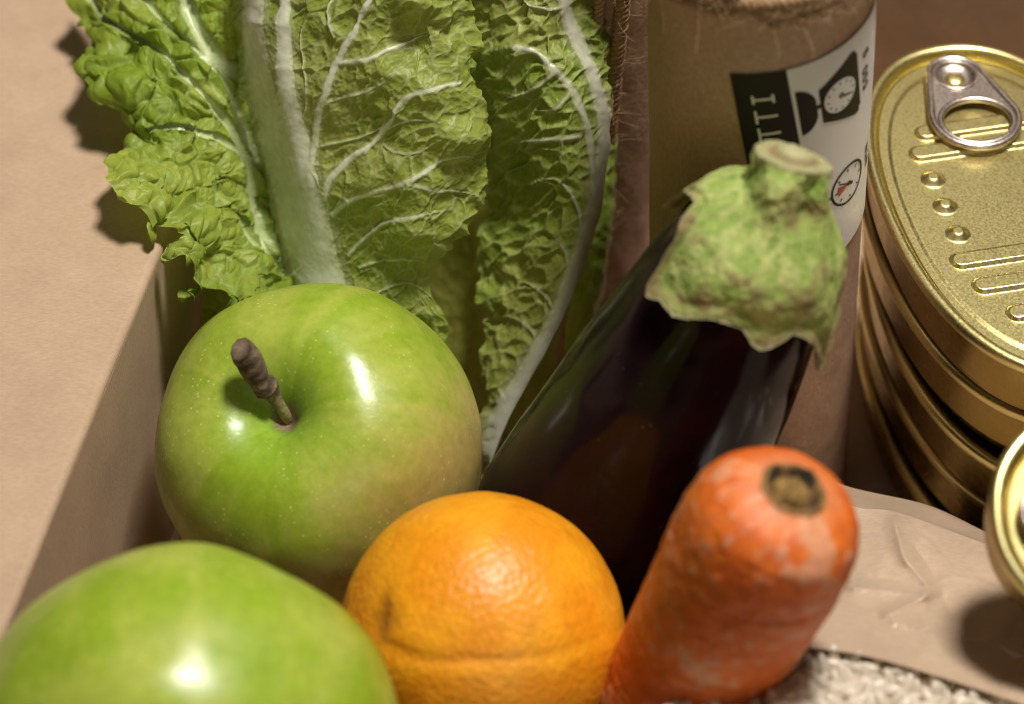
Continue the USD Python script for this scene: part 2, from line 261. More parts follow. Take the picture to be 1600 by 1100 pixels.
# ------------------------------------------------------------------ eggplant
E0, E1 = at(932, 840, 0.772), at(1176, 400, 0.700)
ED = E1 - E0; EL = np.linalg.norm(ED); ea = ED / EL
e_c = BK - ea * (BK @ ea); e_c /= np.linalg.norm(e_c); e_r = np.cross(e_c, ea); e_r *= np.sign(e_r @ RT)
prof = PchipInterpolator([-.52, -.50, -.45, -.35, -.2, 0, .3, .6, .83, 1.0, 1.09, 1.15, 1.19, 1.205], [0, .010, .019, .028, .0335, .035, .0325, 0.0285, .0246, .0212, .0180, .0134, .0088, .0005])
def epos(s, th, off=0.0): return E0 + s[..., None] * ED + (prof(s) + off)[..., None] * (np.cos(th)[..., None] * e_c + np.sin(th)[..., None] * e_r)
def eggplant():
    t = thing('eggplant', 'glossy dark purple eggplant with green stem leaning against the paper tube', 'eggplant', (E0[0], E0[1], (E0 - .52 * ED)[2]))
    s = np.r_[np.linspace(-.52, -.40, 24), np.linspace(-.39, 1.205, 150)]; th = np.linspace(0, 2 * np.pi, 160, endpoint=False); S, TH_ = np.meshgrid(s, th, indexing='ij')
    p = epos(S, TH_); nz = fbm(p * 30, 3); p = p + (nz - .5)[..., None] * 0.002 * (np.cos(TH_)[..., None] * e_c + np.sin(TH_)[..., None] * e_r)
    col = mixc((0.008, 0.003, 0.006), (0.016, 0.005, 0.009), sm(nz, .4, .65))
    col = mixc(col, (0.10, 0.015, 0.03), 0.8 * sm(S, 0.98, 1.06))
    put(t, 'skin', p.reshape(-1, 3), gridf(len(s), 160, True), 'eggplant_skin', attrs={'tone': col.reshape(-1, 3)})
    # calyx: lobed cap, a closed shell
    deg = np.array([-180, -150, -125, -112, -98, -86, -70, -56, -45, -36, -25, -12, 6, 16, 25, 34, 43, 58, 68, 75, 83, 95, 120, 150, 180.])
    sb = np.array([1.00, .93, 1.03, 1.00, .99, 1.09, 1.11, 1.06, .905, .925, .925, .96, .975, .955, .935, .955, .98, .95, .90, .84, .92, .99, .90, 1.02, 1.00])
    bound = PchipInterpolator(np.radians(deg), sb)
    nu, nv = 420, 90; th = np.linspace(-np.pi, np.pi, nu, endpoint=False); u = np.linspace(0, 1, nv)
    B = bound(th) + 0.012 * (fbm(np.stack([np.cos(th) * 9, np.sin(th) * 9, th * 0], -1), 3, 4) - 0.5)
    U_, T2 = np.meshgrid(u, th, indexing='ij'); S = 1.2045 + (B[None, :] - 1.2045) * U_ ** 1.0
    n = fbm(np.stack([np.cos(T2) * 3, np.sin(T2) * 3, S * 14], -1), 4, 9); nb = fbm(np.stack([np.cos(T2) * 8, np.sin(T2) * 8, S * 26], -1), 3, 2)
    rib = np.cos(T2 * 5 + 0.7) * 0.5 + .5
    lip = sm(U_, 0.86, 1.0) * 0.0016 * (0.4 + 1.2 * noise(np.stack([T2 * 3, T2 * 0, T2 * 0], -1), 3)); off = 0.0014 + 0.0026 * (n - .45) * sm(U_, 0, .25) + 0.0010 * (nb - .5) + 0.0010 * rib * U_ + lip + 0.0012 * sm(U_, .2, .6) * (1 - sm(U_, .7, 1.0)); off = np.maximum(off, .0006)
    top = epos(S, T2, off); bot = epos(S, T2, np.maximum(off - 0.0016, 0.0003) * sm(U_, 0.0, 0.1))
    v = np.vstack([top.reshape(-1, 3), bot.reshape(-1, 3)]); f1 = gridf(nv, nu, True); k = nv * nu; j = np.arange(nu); jn = (j + 1) % nu; e = (nv - 1) * nu
    br = np.clip(sm(U_, .80, 1.0) * (0.35 + 1.1 * (nb - .2)) + 0.9 * sm(n * .6 + nb * .4, .52, .66) * sm(U_, .1, .3), 0, 1)
    col = mixc((0.27, 0.36, 0.08), (0.43, 0.47, 0.16), sm(nb, .35, .65)); col = mixc(col, (0.20, 0.12, 0.06), br * .8); col = mixc(col, (0.5, 0.46, 0.30), 0.5 * sm(U_, .96, 1.0))
    # the stalk flows out of the cap: rings from the cut end down to the cap, joined by a smooth skin
    c = at(1229, 282, 0.684); d = at(1240, 247, 0.6815); sa = (d - c) / np.linalg.norm(d - c); g1 = np.cross(sa, e_c); g1 /= np.linalg.norm(g1); g1 *= np.sign(g1 @ e_r); g0 = np.cross(g1, sa); g0 *= np.sign(g0 @ e_c)
    circ = lambda o, rr, q: o + rr * (1 + q * .10 * np.cos(3 * th + 1) + q * .06 * np.cos(5 * th))[:, None] * (np.cos(th)[:, None] * g0 + np.sin(th)[:, None] * g1)
    i0 = int(np.argmin(np.abs(u - .16))); i1 = i0 + 10
    K = np.stack([circ(d, .0092, .4), circ(c + (d - c) * .55, .0094, .7), circ(c, .0098, 1), circ(c * .55 + at(1216, 330, .692) * .45, .0114, 1), top[i0], top[i1]])
    kd = np.r_[0, np.cumsum(np.linalg.norm(np.diff(K, axis=0), axis=2).mean(1))]; ns = 46; q = np.linspace(0, kd[4], ns); S1 = PchipInterpolator(kd, K, axis=0)(q)
    ns1 = fbm(np.stack([np.cos(th)[None] * 2.5 + q[:, None] * 0, np.sin(th)[None] * 2.5 + q[:, None] * 0, q[:, None] * 130 + th[None] * 0], -1), 4, 6)
    cen = S1.mean(1, keepdims=True); rd = S1 - cen; rd /= np.linalg.norm(rd, axis=-1, keepdims=True); fade = (1 - sm(q / kd[4], .8, 1.0))[:, None]; S1 = S1 + rd * ((ns1 - .5) * .0042 * fade)[..., None]
    sc = mixc((0.25, 0.37, 0.07), (0.44, 0.48, 0.16), sm(ns1, .35, .65)); sc = mixc(sc, (0.24, 0.15, 0.07), .75 * sm(fbm(S1 * 160, 3, 5), .5, .68)); sc = mixc(sc, (0.36, 0.29, 0.15), (.8 * sm(-q / kd[4], -.10, 0))[:, None] * np.ones_like(ns1))
    sc[-8:] = mixc(sc[-8:], col[i0][None], np.linspace(0, 1, 8)[:, None] * np.ones((1, nu)))
    ft = np.vstack([f1[: (nv - 1) * nu][(np.arange((nv - 1) * nu) // nu) >= i0], f1[(nv - 1) * nu:][(np.arange((nv - 1) * nu) // nu) >= i0]])
    f = np.vstack([ft, ft[:, ::-1] + k, np.stack([e + j, k + e + jn, e + jn], 1), np.stack([e + j, k + e + j, k + e + jn], 1)])
    put(t, 'calyx', v, f, 'calyx_skin', attrs={'tone': np.vstack([col.reshape(-1, 3), col.reshape(-1, 3) * 0.8])})
    st = put(t, 'stem', S1.reshape(-1, 3), gridf(ns, nu, True), 'calyx_skin', attrs={'tone': sc.reshape(-1, 3)})
    pv = S1[0]; ring = pv
    ce = ring.mean(0); nrm = (d - c) / np.linalg.norm(d - c); rad = np.linspace(1, 0.001, 24)
    dv = []; dc = []
    for r in rad:
        z = 0.0009 * np.sqrt(max(1 - r ** 4, 0)) - 0.0010 * np.exp(-((r - .58) / .10) ** 2) + 0.0009 * np.exp(-((r - .42) / .1) ** 2)
        dv.append(ce + (ring - ce) * r + nrm * z); k = np.exp(-((r - .58) / .09) ** 2); g = sm(.5 - r, 0, .4)
        dc.append(np.repeat(mixc(mixc((0.33, 0.31, 0.15), (0.42, 0.38, 0.22), g), (0.26, 0.17, 0.09), k)[None], nu, 0))
    dv = np.vstack(dv); dv = dv + (fbm(dv * 900, 2) - .5)[:, None] * nrm * 0.0008
    put(st, 'cut_end', dv, gridf(24, nu, True), 'calyx_skin', attrs={'tone': np.vstack(dc)})
eggplant()

# ------------------------------------------------------------------ carrot
def carrot():
    C0, C1 = at(1092, 1030, 0.692), at(1231, 781, 0.650); D = C1 - C0; L = np.linalg.norm(D); a = D / L
    e1 = BK - a * (BK @ a); e1 /= np.linalg.norm(e1); e2 = np.cross(e1, a); e2 *= np.sign(e2 @ RT)
    pr = PchipInterpolator([-1.3, -1.25, -.9, -.4, 0, .35, .62, .80, .92, 1.0, 1.035, 1.054, 1.058], [.001, .006, .0160, .0186, .0196, .0206, .0214, .0211, .0196, .0162, .0127, .0088, .0074])
    s = np.r_[np.linspace(-1.3, .5, 130), np.linspace(.505, 1.058, 130)]; th = np.linspace(0, 2 * np.pi, 200, endpoint=False); S, TT = np.meshgrid(s, th, indexing='ij')
    rad = np.cos(TT)[..., None] * e1 + np.sin(TT)[..., None] * e2
    q = np.stack([np.cos(TT) * 1.3, np.sin(TT) * 1.3, S * 3], -1); n1 = fbm(q, 4, 1); n2 = fbm(q * [3, 3, 12], 3, 6); n3 = fbm(q * 6, 3, 12)
    r = pr(S) * (1 + 0.07 * (n1 - .5) + 0.035 * (n3 - .5))
    rings = np.zeros_like(S); rng = np.random.RandomState(5)
    for _ in range(26):
        s0, t0 = rng.uniform(-.7, .75), rng.uniform(-2.0, 2.0); dt = np.angle(np.exp(1j * (TT - t0))); w = rng.uniform(.15, .5)
        rings += rng.uniform(.4, 1.0) * np.exp(-((S - s0 - .04 * dt) / .012) ** 2) * np.exp(-(dt / w) ** 2)
    r = r - 0.0005 * rings
    cr = 0.0  # crown sits on the slanted end
    p = C0 + S[..., None] * D + r[..., None] * rad
    col = mixc((0.60, 0.105, 0.010), (0.70, 0.16, 0.018), sm(n1 * .5 + n2 * .5, .35, .65))
    dust = sm(n3 * .55 + n1 * .45, .53, .62); col = mixc(col, (0.60, 0.38, 0.26), dust * .5)
    br = np.exp(-((TT + 0.75) / .28) ** 2 - ((S - .47) / .16) ** 2); br = np.where(TT > np.pi, np.exp(-((TT - 2 * np.pi + .75) / .28) ** 2 - ((S - .47) / .16) ** 2), br); col = mixc(col, (0.30, 0.12, 0.05), .6 * br * sm(n3, .3, .55))
    col = mixc(col, (0.42, 0.09, 0.012), np.clip(rings, 0, 1) * .5); col = mixc(col, (0.62, 0.36, 0.20), .3 * sm(S, 1.02, 1.06))
    v = p.reshape(-1, 3); b = v[:, 2].min()
    t = thing('carrot', 'thick orange carrot standing crown up in front of the eggplant', 'carrot', (C0[0], C0[1], b))
    put(t, 'root', v, gridf(len(s), 200, True), 'carrot_skin', attrs={'tone': col.reshape(-1, 3)})
    # crown: dark cut ring with a pale middle
    rr = np.linspace(1, .001, 30); ce = C0 + 1.056 * D; R, T3 = np.meshgrid(rr, th, indexing='ij')
    ncr = fbm(np.stack([R * np.cos(T3) * 3, R * np.sin(T3) * 3, R * 0], -1), 3, 2); nf = fbm(np.stack([R * np.cos(T3) * 9, R * np.sin(T3) * 9, R * 0], -1), 3, 7)
    h = 0.0012 * np.exp(-((R - .86) / .12) ** 2) - 0.0018 * np.exp(-((R - .62) / .14) ** 2) + 0.0016 * np.exp(-(R / .42) ** 2) + 0.0022 * (ncr - .5) * (R < .92) + .0012 * (nf - .5) * (R < .92)
    v = ce + (0.0080 * R * (1 + .12 * (ncr - .5)))[..., None] * (np.cos(T3)[..., None] * e1 + np.sin(T3)[..., None] * e2) + h[..., None] * a
    c2 = mixc((0.15, 0.085, 0.03), (0.33, 0.19, 0.06), sm(nf, .35, .65)); c2 = mixc(c2, (0.035, 0.025, 0.018), np.clip(np.exp(-((R - .72) / .15) ** 2) * (.1 + 1.2 * sm(ncr * .6 + nf * .4, .38, .65)), 0, 1)); c2 = mixc(c2, (0.30, 0.15, 0.06), .8 * sm(R, .86, .97))
    put(t, 'crown', v.reshape(-1, 3), gridf(30, 200, True), 'bark', attrs={'tone': c2.reshape(-1, 3)}, label='dark cut crown where the leaves were')
carrot()

# ------------------------------------------------------------------ cabbage
def cr(pts, n=14):
    p = np.array(pts, float); d = np.r_[0, np.cumsum(np.linalg.norm(np.diff(p, axis=0), axis=1))]
    return CubicSpline(d, p)(np.linspace(0, d[-1], n * (len(p) - 1))) if len(p) > 2 else p
def veins(xy, lines):
    """Distance fields of the main veins in leaf coordinates -> (mask 0..1, ridge height)."""
    m = np.zeros(len(xy)); h = np.zeros(len(xy))
    for pts, w0, w1, hh in lines:
        q = cr(pts); best = np.full(len(xy), 1e9); w = np.full(len(xy), float(w0))
        lo, hi = q.min(0) - w0 * 4 - 4, q.max(0) + w0 * 4 + 4; sel = np.where(((xy > lo) & (xy < hi)).all(1))[0]
        if not len(sel): continue
        x = xy[sel]; bd = np.full(len(sel), 1e9); bw = np.full(len(sel), float(w0))
        for i in range(len(q) - 1):
            d = q[i + 1] - q[i]; tt = np.clip(((x - q[i]) @ d) / (d @ d + 1e-9), 0, 1); dd = np.linalg.norm(x - q[i] - tt[:, None] * d, axis=1)
            fr_ = (i + tt) / (len(q) - 1); wi = np.maximum(w0 + (w1 - w0) * fr_ - (w0 < 8) * w1 * .8 * sm(fr_, .6, 1), .4); k = dd < bd; bd[k] = dd[k]; bw[k] = wi[k]
        m[sel] = np.maximum(m[sel], (1 - sm(bd / bw, .15, 1.35)) * min(1, .45 + w0 / 22)); h[sel] = np.maximum(h[sel], hh * np.minimum(1, bw / w0) * np.exp(-(bd / (bw * .9)) ** 2))
    return m, h
def cells(xy, size, seed, stretch=(1, 1), ang=0.0, warp=0.5):
    rng = np.random.RandomState(seed); c, s = math.cos(ang), math.sin(ang)
    q = np.stack([(xy[:, 0] * c + xy[:, 1] * s) / (size * stretch[0]), (-xy[:, 0] * s + xy[:, 1] * c) / (size * stretch[1])], 1)
    w = np.stack([fbm(np.c_[q * .9, np.zeros(len(q))], 2, seed), fbm(np.c_[q * .9, np.ones(len(q)) * 7], 2, seed + 3)], 1) - .5; q = q + w * warp * 2
    lo, hi = q.min(0) - 2, q.max(0) + 2; gx, gy = np.meshgrid(np.arange(lo[0], hi[0]), np.arange(lo[1], hi[1])); s_ = np.stack([gx.ravel(), gy.ravel()], 1); s_ = s_ + rng.uniform(-.42, .42, s_.shape)
    d, i = cKDTree(s_).query(q, k=2); e = (d[:, 1] - d[:, 0]); tl = rng.normal(0, 1, (len(s_), 2))[i[:, 0]]; return e, rng.rand(len(s_))[i[:, 0]], ((q - s_[i[:, 0]]) * tl).sum(1)
def leaf(parent, ctrl, nv, nu, lines, seed, tones, bulge=0.0012, csize=24, up=1, ruf=(0, 0, 0, 0), ramp=0.004, rfreq=0.05, jag=0.03, stretch=(1, 1), ang=0.0, ribthr=0.5, label=None, fine=0.00016, ruffle_n=1.0, finevein=0.6, cre=None, wp=.5, wv2=1.0, fold=0.0, tilt=.5):
    ctrl = np.array(ctrl, float); V, U = ctrl.shape[:2]; kv, ku = min(3, V - 1), min(3, U - 1)
    v = np.linspace(0, 1, nv); u = np.linspace(0, 1, nu); Ug, Vg = np.meshgrid(u, v)
    jn = lambda x, k: (fbm(np.stack([x * 9, x * 0 + k * 5.1, x * 0], -1), 4, seed + k) - .3)
    Us = Ug.copy(); Vs = Vg.copy()
    if ruf[0]: Us = Us + jag * jn(Vg, 1) * (1 - Ug) ** 3 * ruf[0]
    if ruf[1]: Us = Us - jag * jn(Vg, 2) * Ug ** 3 * ruf[1]
    if ruf[3]: Vs = Vs - jag * jn(Ug, 4) * Vg ** 3 * ruf[3]
    sp = [RectBivariateSpline(np.linspace(0, 1, V), np.linspace(0, 1, U), ctrl[..., k], kx=kv, ky=ku) for k in range(3)]
    px, py, t = [s.ev(Vs, Us) for s in sp]
    P = at(px, py, t); xy = np.stack([px.ravel(), py.ravel()], 1)
    def nrm(P):
        n = np.cross(np.gradient(P, axis=1), np.gradient(P, axis=0)); n /= np.linalg.norm(n, axis=-1, keepdims=True) + 1e-12
        flip = np.sign((n * (CAM - P)).sum(-1).mean()); return n * flip, flip
    N, flip = nrm(P)
    # ruffled margins
    edge = ruf[0] * (1 - Ug) ** 2.5 + ruf[1] * Ug ** 2.5 + ruf[2] * (1 - Vg) ** 2.5 + ruf[3] * Vg ** 2.5; edge = np.clip(edge, 0, 1.3)
    q = np.stack([px * rfreq, py * rfreq, px * 0], -1)
    wav = (fbm(q * .4, 2, seed + 9) - .5) * 2.2 + (fbm(q * 1.1, 2, seed + 5) - .5) * wv2
    m, h = veins(xy, lines); mg = m.reshape(P.shape[:2]); P = P + N * (wav * ramp * (edge * ruffle_n + .12 * (1 - mg)))[..., None]
    sh = (fbm(q * .8 + 31, 3, seed + 15) - .5); P = P + (sh * ramp * 1.2 * edge)[..., None] * RT * ruffle_n
    N, _ = nrm(P)
    e1, id1, t1 = cells(xy, csize, seed, stretch, ang, wp); e2, id2, t2_ = cells(xy, csize * .42, seed + 1, (1, 1), ang)
    dome = sm(e1, -.25, .55) * 1.3 - .2 if cre is None else sm(e1, -cre * .3, cre); pl = sm(e1, 0, .3); dome2 = np.sin(np.minimum(e2, .8) / .8 * np.pi / 2); soft = 1 - m
    amp = (0.35 + 1.3 * fbm(np.c_[xy * .012, np.zeros(len(xy))], 2, seed + 20))
    disp = up * bulge * amp * (dome * (0.6 + .6 * id1) + tilt * t1 * pl) * soft + up * fine * dome2 * soft + fold * (1 - np.abs(2 * fbm(np.c_[xy * .022, np.zeros(len(xy))], 2, seed + 60) - 1) * 2) * soft + h * (.20 if up < 0 else -.3) + 0.0004 * soft * (fbm(np.c_[xy * .08, np.zeros(len(xy))], 3, seed) - .5) + 0.00018 * soft * (fbm(np.c_[xy * .22, np.zeros(len(xy))], 2, seed + 4) - .5)
    P = P + N * disp.reshape(P.shape[:2])[..., None]
    blade, blade2, rib, vein_c = tones
    big = fbm(np.c_[xy * .006, np.zeros(len(xy))], 3, seed + 40)
    col = mixc(blade, blade2, sm(big + .25 * (id1 - .5), .35, .65))
    fv = np.exp(-(e1 / .12) ** 2) * finevein + np.exp(-(e2 / .13) ** 2) * finevein * .5
    col = mixc(col, vein_c, np.clip(fv, 0, 1) * .8); col = mixc(col, rib, m)
    vts = P.reshape(-1, 3); f = gridf(nv, nu)
    if flip * 1 < 0: f = f[:, ::-1]
    n_ = np.cross(vts[f[:, 1]] - vts[f[:, 0]], vts[f[:, 2]] - vts[f[:, 0]]); 
    if (n_ * (CAM - vts[f[:, 0]])).sum(1).mean() < 0: f = f[:, ::-1]
    mf = m[f].mean(1) > ribthr
    def sub(par, nm, ff, mt, lb=None):
        ids, inv = np.unique(ff, return_inverse=True); return put(par, nm, vts[ids], inv.reshape(-1, 3), mt, attrs={'tone': col[ids]}, label=lb)
    lp = sub(parent, 'leaf', f[~mf], 'leaf_skin', label)
    if mf.sum() > 50: sub(lp, 'rib', f[mf], 'rib_skin')
    return lp
cab = thing('napa_cabbage', 'pale green napa cabbage with white ribs behind the green apple', 'cabbage', (-0.03, 0.09, FLOOR))
YG, YG2, WHT, VN = (0.37, 0.45, 0.07), (0.47, 0.51, 0.12), (0.76, 0.77, 0.62), (0.56, 0.61, 0.26)
GR, GR2 = (0.29, 0.41, 0.035), (0.42, 0.51, 0.075)
# the big front leaf, seen from its outer side
MAIN = [[(470, 560, .812), (500, 560, .803), (548, 560, .799), (622, 562, .798), (708, 560, .797)],
        [(448, 470, .811), (500, 470, .800), (556, 472, .796), (615, 475, .793), (690, 478, .792)],
        [(438, 400, .809), (490, 400, .796), (545, 400, .791), (618, 405, .786), (694, 405, .786)],
        [(422, 320, .806), (470, 320, .791), (522, 325, .785), (640, 325, .777), (762, 318, .783)],
        [(400, 230, .803), (450, 235, .786), (500, 235, .779), (640, 235, .769), (774, 240, .780)],
        [(378, 140, .799), (430, 145, .780), (490, 145, .772), (630, 140, .762), (757, 150, .775)],
        [(368, 60, .796), (415, 60, .775), (490, 60, .766), (620, 55, .756), (744, 60, .770)],
        [(356, -50, .792), (410, -50, .770), (500, -50, .761), (620, -50, .753), (735, -50, .767)]]
mv = [([(505, 560), (497, 470), (480, 390), (455, 300), (425, 200), (405, 110), (396, 0), (394, -50)], 52, 16, .0007),
      ([(520, 480), (500, 380), (476, 270), (455, 180), (445, 90), (440, -50)], 34, 10, .0007),
      ([(486, 290), (488, 230), (503, 165), (530, 90), (560, 35), (590, -20)], 9, 7, .0012),
      ([(507, 310), (545, 250), (590, 215), (640, 150), (660, 140), (715, 130)], 8, 4, .0011),
      ([(520, 335), (580, 300), (640, 280), (680, 258), (765, 255)], 6, 3, .0008), ([(545, 400), (580, 365), (640, 335), (700, 330)], 5, 3, .0007),
      ([(530, 100), (580, 90), (630, 72), (668, 52)], 6, 4, .001), ([(640, 282), (680, 297), (750, 308)], 4, 2, .0006), ([(505, 160), (560, 145), (620, 115)], 3.5, 2, .0005),
      ([(500, 230), (560, 215), (610, 195)], 3, 2, .0005), ([(570, 240), (620, 195), (690, 190)], 3, 2, .0005), ([(520, 60), (510, 20), (520, -30)], 3.5, 3, .0006), ([(600, 228), (650, 240), (690, 215)], 2.5, 1.5, .0004), ([(460, 200), (480, 150), (470, 80), (485, 20)], 3, 2, .0005),
      ([(560, 420), (620, 410), (680, 425)], 3.5, 2, .0005), ([(570, 470), (630, 450), (680, 470)], 3, 2, .0004)]
leaf(cab, MAIN, 420, 360, mv, 11, (YG, YG2, WHT, VN), bulge=.00048, csize=24, tilt=.35, finevein=.85, up=-1, wv2=.4, ruf=(0, 1, 0, .3), ramp=.005, rfreq=.035, jag=.05, stretch=(1.0, 1.5), ang=0.6, label='broad pale leaf with a fan of white ribs')
# the right-hand leaf
RIGHT = [[(735, 780, .822), (742, 780, .818), (752, 780, .814), (760, 780, .812)],
         [(752, 660, .812), (765, 660, .808), (780, 660, .805), (792, 660, .804)],
         [(745, 545, .814), (785, 545, .806), (825, 545, .799), (854, 545, .797)],
         [(745, 430, .815), (800, 430, .803), (860, 430, .792), (905, 430, .791)],
         [(755, 310, .812), (815, 310, .797), (880, 310, .784), (942, 310, .787)],
         [(735, 190, .803), (790, 190, .786), (870, 190, .776), (954, 190, .785)],
         [(728, 80, .792), (780, 80, .777), (865, 80, .770), (954, 80, .783)],
         [(728, -50, .782), (780, -50, .770), (860, -50, .767), (950, -50, .782)]]
rv = [([(780, 660), (820, 590), (865, 510), (903, 412), (935, 300), (945, 191), (930, 134), (905, 65), (884, 11), (870, -50)], 22, 12, .0013),
      ([(780, 700), (845, 570), (895, 470), (935, 340), (950, 230)], 38, 14, .001),
      ([(924, 350), (930, 262), (907, 172), (869, 111), (808, 73)], 10, 5, .0012), ([(905, 400), (895, 310), (869, 283), (830, 290)], 6, 3, .0009),
      ([(885, 460), (875, 380), (858, 362)], 5, 3, .0007), ([(868, 500), (840, 455), (800, 440)], 5, 3, .0007), ([(905, 215), (860, 220), (800, 222)], 6, 4, .0012), ([(840, 540), (815, 505), (780, 495)], 4, 2, .0006),
      ([(869, 111), (835, 140), (780, 155)], 5, 3, .0010), ([(890, 140), (850, 175), (825, 172)], 4, 2, .001), ([(884, 11), (850, 15), (800, -10)], 5, 3, .001)]
leaf(cab, RIGHT, 380, 280, rv, 23, ((0.33, 0.43, 0.06), YG2, (0.55, 0.54, 0.42), VN), bulge=.0010, csize=24, up=-1, wv2=.5, ruf=(.5, .03, 0, .3), ramp=.006, rfreq=.045, jag=.05, stretch=(1.0, 1.6), ang=1.0, label='crinkled leaf with a long white rib at its right edge')
# the drooping leaf over the flap
def lerp_rows(I, O, tI, tO, nu=5, sag=.012, p=1.0):
    rows = []
    for a, b, x, y in zip(I, O, tI, tO):
        r = []
        for k in np.linspace(0, 1, nu): r.append((a[0] + (b[0] - a[0]) * k, a[1] + (b[1] - a[1]) * k, x + (y - x) * k ** p - sag * math.sin(math.pi * k)))
        rows.append(r)
    return rows
LI = [(375, -50), (383, 60), (393, 150), (408, 230), (424, 300), (436, 360), (444, 400), (446, 430), (445, 455), (440, 475)]
LO = [(112, -50), (118, 40), (150, 140), (182, 225), (172, 285), (208, 325), (262, 350), (272, 405), (330, 445), (398, 455)]
zo = [.016, .014, .016, .012, .014, .012, .008, .002, -.004, -.012]
tO = [((z - CAM[2]) / ray(*o)[2]) for z, o in zip(zo, LO)]
tI = [.800, .803, .806, .808, .810, .811, .812, .812, .812, .812]
lv = [([(440, 420), (393, 305), (366, 215), (323, 157), (284, 113), (244, 74), (192, 44), (150, 0)], 9, 5, .001), ([(430, 380), (362, 231), (305, 205), (236, 192)], 7, 4, .001), ([(445, 440), (400, 340), (388, 300), (335, 290)], 6, 3, .0008),
      ([(400, 250), (371, 183), (332, 105), (297, 70), (244, 22), (215, -30)], 9, 5, .001), ([(385, 120), (340, 95), (310, 50), (285, -20)], 16, 14, .0012), ([(445, 445), (390, 375), (360, 330)], 5, 3, .0007)]
leaf(cab, lerp_rows(LI, LO, tI, tO, 5, .008, 1.3), 460, 340, lv, 37, (GR, GR2, (0.50, 0.56, 0.30), (0.36, 0.48, 0.12)), bulge=.0014, csize=34, wv2=.15, tilt=1.3, wp=.6, cre=.32, up=1, ruf=(0, 1, 0, .8), ramp=.0085, rfreq=.036, jag=.15, fold=.0020, label='curly green outer leaf drooping over the cardboard flap', finevein=.6, fine=.00035)
# an inner yellow leaf glimpsed in the gap, and a dark outer leaf by the twine
INN = [[(640, 680, 0.844), (720, 680, 0.840), (800, 680, 0.838), (860, 680, 0.842)], [(640, 500, 0.842), (730, 500, 0.834), (800, 500, 0.830), (880, 500, 0.840)], [(650, 350, 0.836), (740, 350, 0.826), (800, 350, 0.824), (900, 350, 0.836)], [(660, 180, 0.827), (740, 180, 0.815), (800, 180, 0.814), (900, 180, 0.830)], [(670, -50, 0.812), (745, -50, 0.800), (800, -50, 0.800), (900, -50, 0.817)]]
leaf(cab, INN, 160, 120, [([(745, 680), (760, 480), (752, 330), (745, 180), (745, -50)], 24, 14, .001)], 51, ((0.36, 0.37, 0.06), (0.40, 0.40, 0.08), (0.50, 0.44, 0.12), VN), bulge=.0003, csize=30, up=-1, finevein=.2, label='yellowish inner leaf showing in the gap')
OUT = [[(880, 560, .818), (900, 560, .818), (925, 560, .824)], [(905, 330, .812), (945, 330, .808), (962, 330, .818)], [(925, 150, .806), (958, 150, .802), (968, 150, .814)], [(915, 0, .802), (952, 0, .796), (962, 0, .81)], [(900, -60, .80), (945, -60, .795), (955, -60, .81)]]
leaf(cab, OUT, 160, 60, [], 61, (GR, GR2, WHT, VN), bulge=.001, csize=26, up=-1)
LOW = [[(318, 660, .826), (390, 660, .818), (485, 660, .826)], [(312, 540, .826), (390, 540, .818), (480, 540, .826)], [(318, 450, .824), (395, 450, .816), (470, 450, .824)], [(345, 380, .822), (405, 380, .816), (462, 380, .822)], [(395, 290, .816), (425, 290, .813), (450, 290, .816)]]
leaf(cab, LOW, 120, 90, [([(400, 660), (405, 500), (425, 290)], 40, 14, .0008)], 83, (GR, GR2, (0.55, 0.60, 0.36), VN), bulge=.0006, csize=30, up=-1)
# leaves wrapping the back and the heart of the head
def wrap_leaf(th0, half, rad, seed, z1):
    nv, nu = 110, 90; z = np.linspace(-0.085, z1, nv); th = th0 + np.linspace(-half, half, nu); TT, Z = np.meshgrid(th, z); k = (Z + .085) / (z1 + .085); u = (TT - th0) / half
    c = np.array([-0.029, 0.102]); r = rad * (0.55 + 0.45 * sm(k, 0, .5)) * (1 + .06 * k) + .004 * (fbm(np.stack([TT * 6, Z * 60, TT * 0], -1), 3, seed) - .5)
    P = np.stack([c[0] + r * np.cos(TT), c[1] + r * np.sin(TT), Z + .006 * (fbm(np.stack([TT * 5, TT * 0, k * 0], -1), 2, seed) - .5) * k], -1)
    e, i, _ = cells(np.stack([TT.ravel() * 40, Z.ravel() * 1000], 1), 6, seed); d = (1 - np.exp(-e / .33)).reshape(r.shape); P[..., :2] += (.0012 * d)[..., None] * np.stack([np.cos(TT), np.sin(TT)], -1)
    m = np.exp(-(u / (.22 * (1.15 - k))) ** 2); col = mixc(mixc(YG, YG2, i.reshape(r.shape)), WHT, m); vts = P.reshape(-1, 3); f = gridf(nv, nu); cc = col.reshape(-1, 3)
    mf = m.ravel()[f].mean(1) > .5
    for par, nm, ff, mt in ((cab, 'leaf', f[~mf], 'leaf_skin'), (None, 'rib', f[mf], 'rib_skin')):
        ids, inv = np.unique(ff, return_inverse=True); lp = put(par or lp, nm, vts[ids], inv.reshape(-1, 3), mt, attrs={'tone': cc[ids]})
for k, (t0, h, r, z1) in enumerate([(1.5, 1.1, .042, .07), (2.7, .8, .042, .06), (.35, .75, .038, .065), (1.0, 1.2, .034, .06), (2.5, 1.0, .032, .06)]): wrap_leaf(t0, h, r, 70 + k, z1)

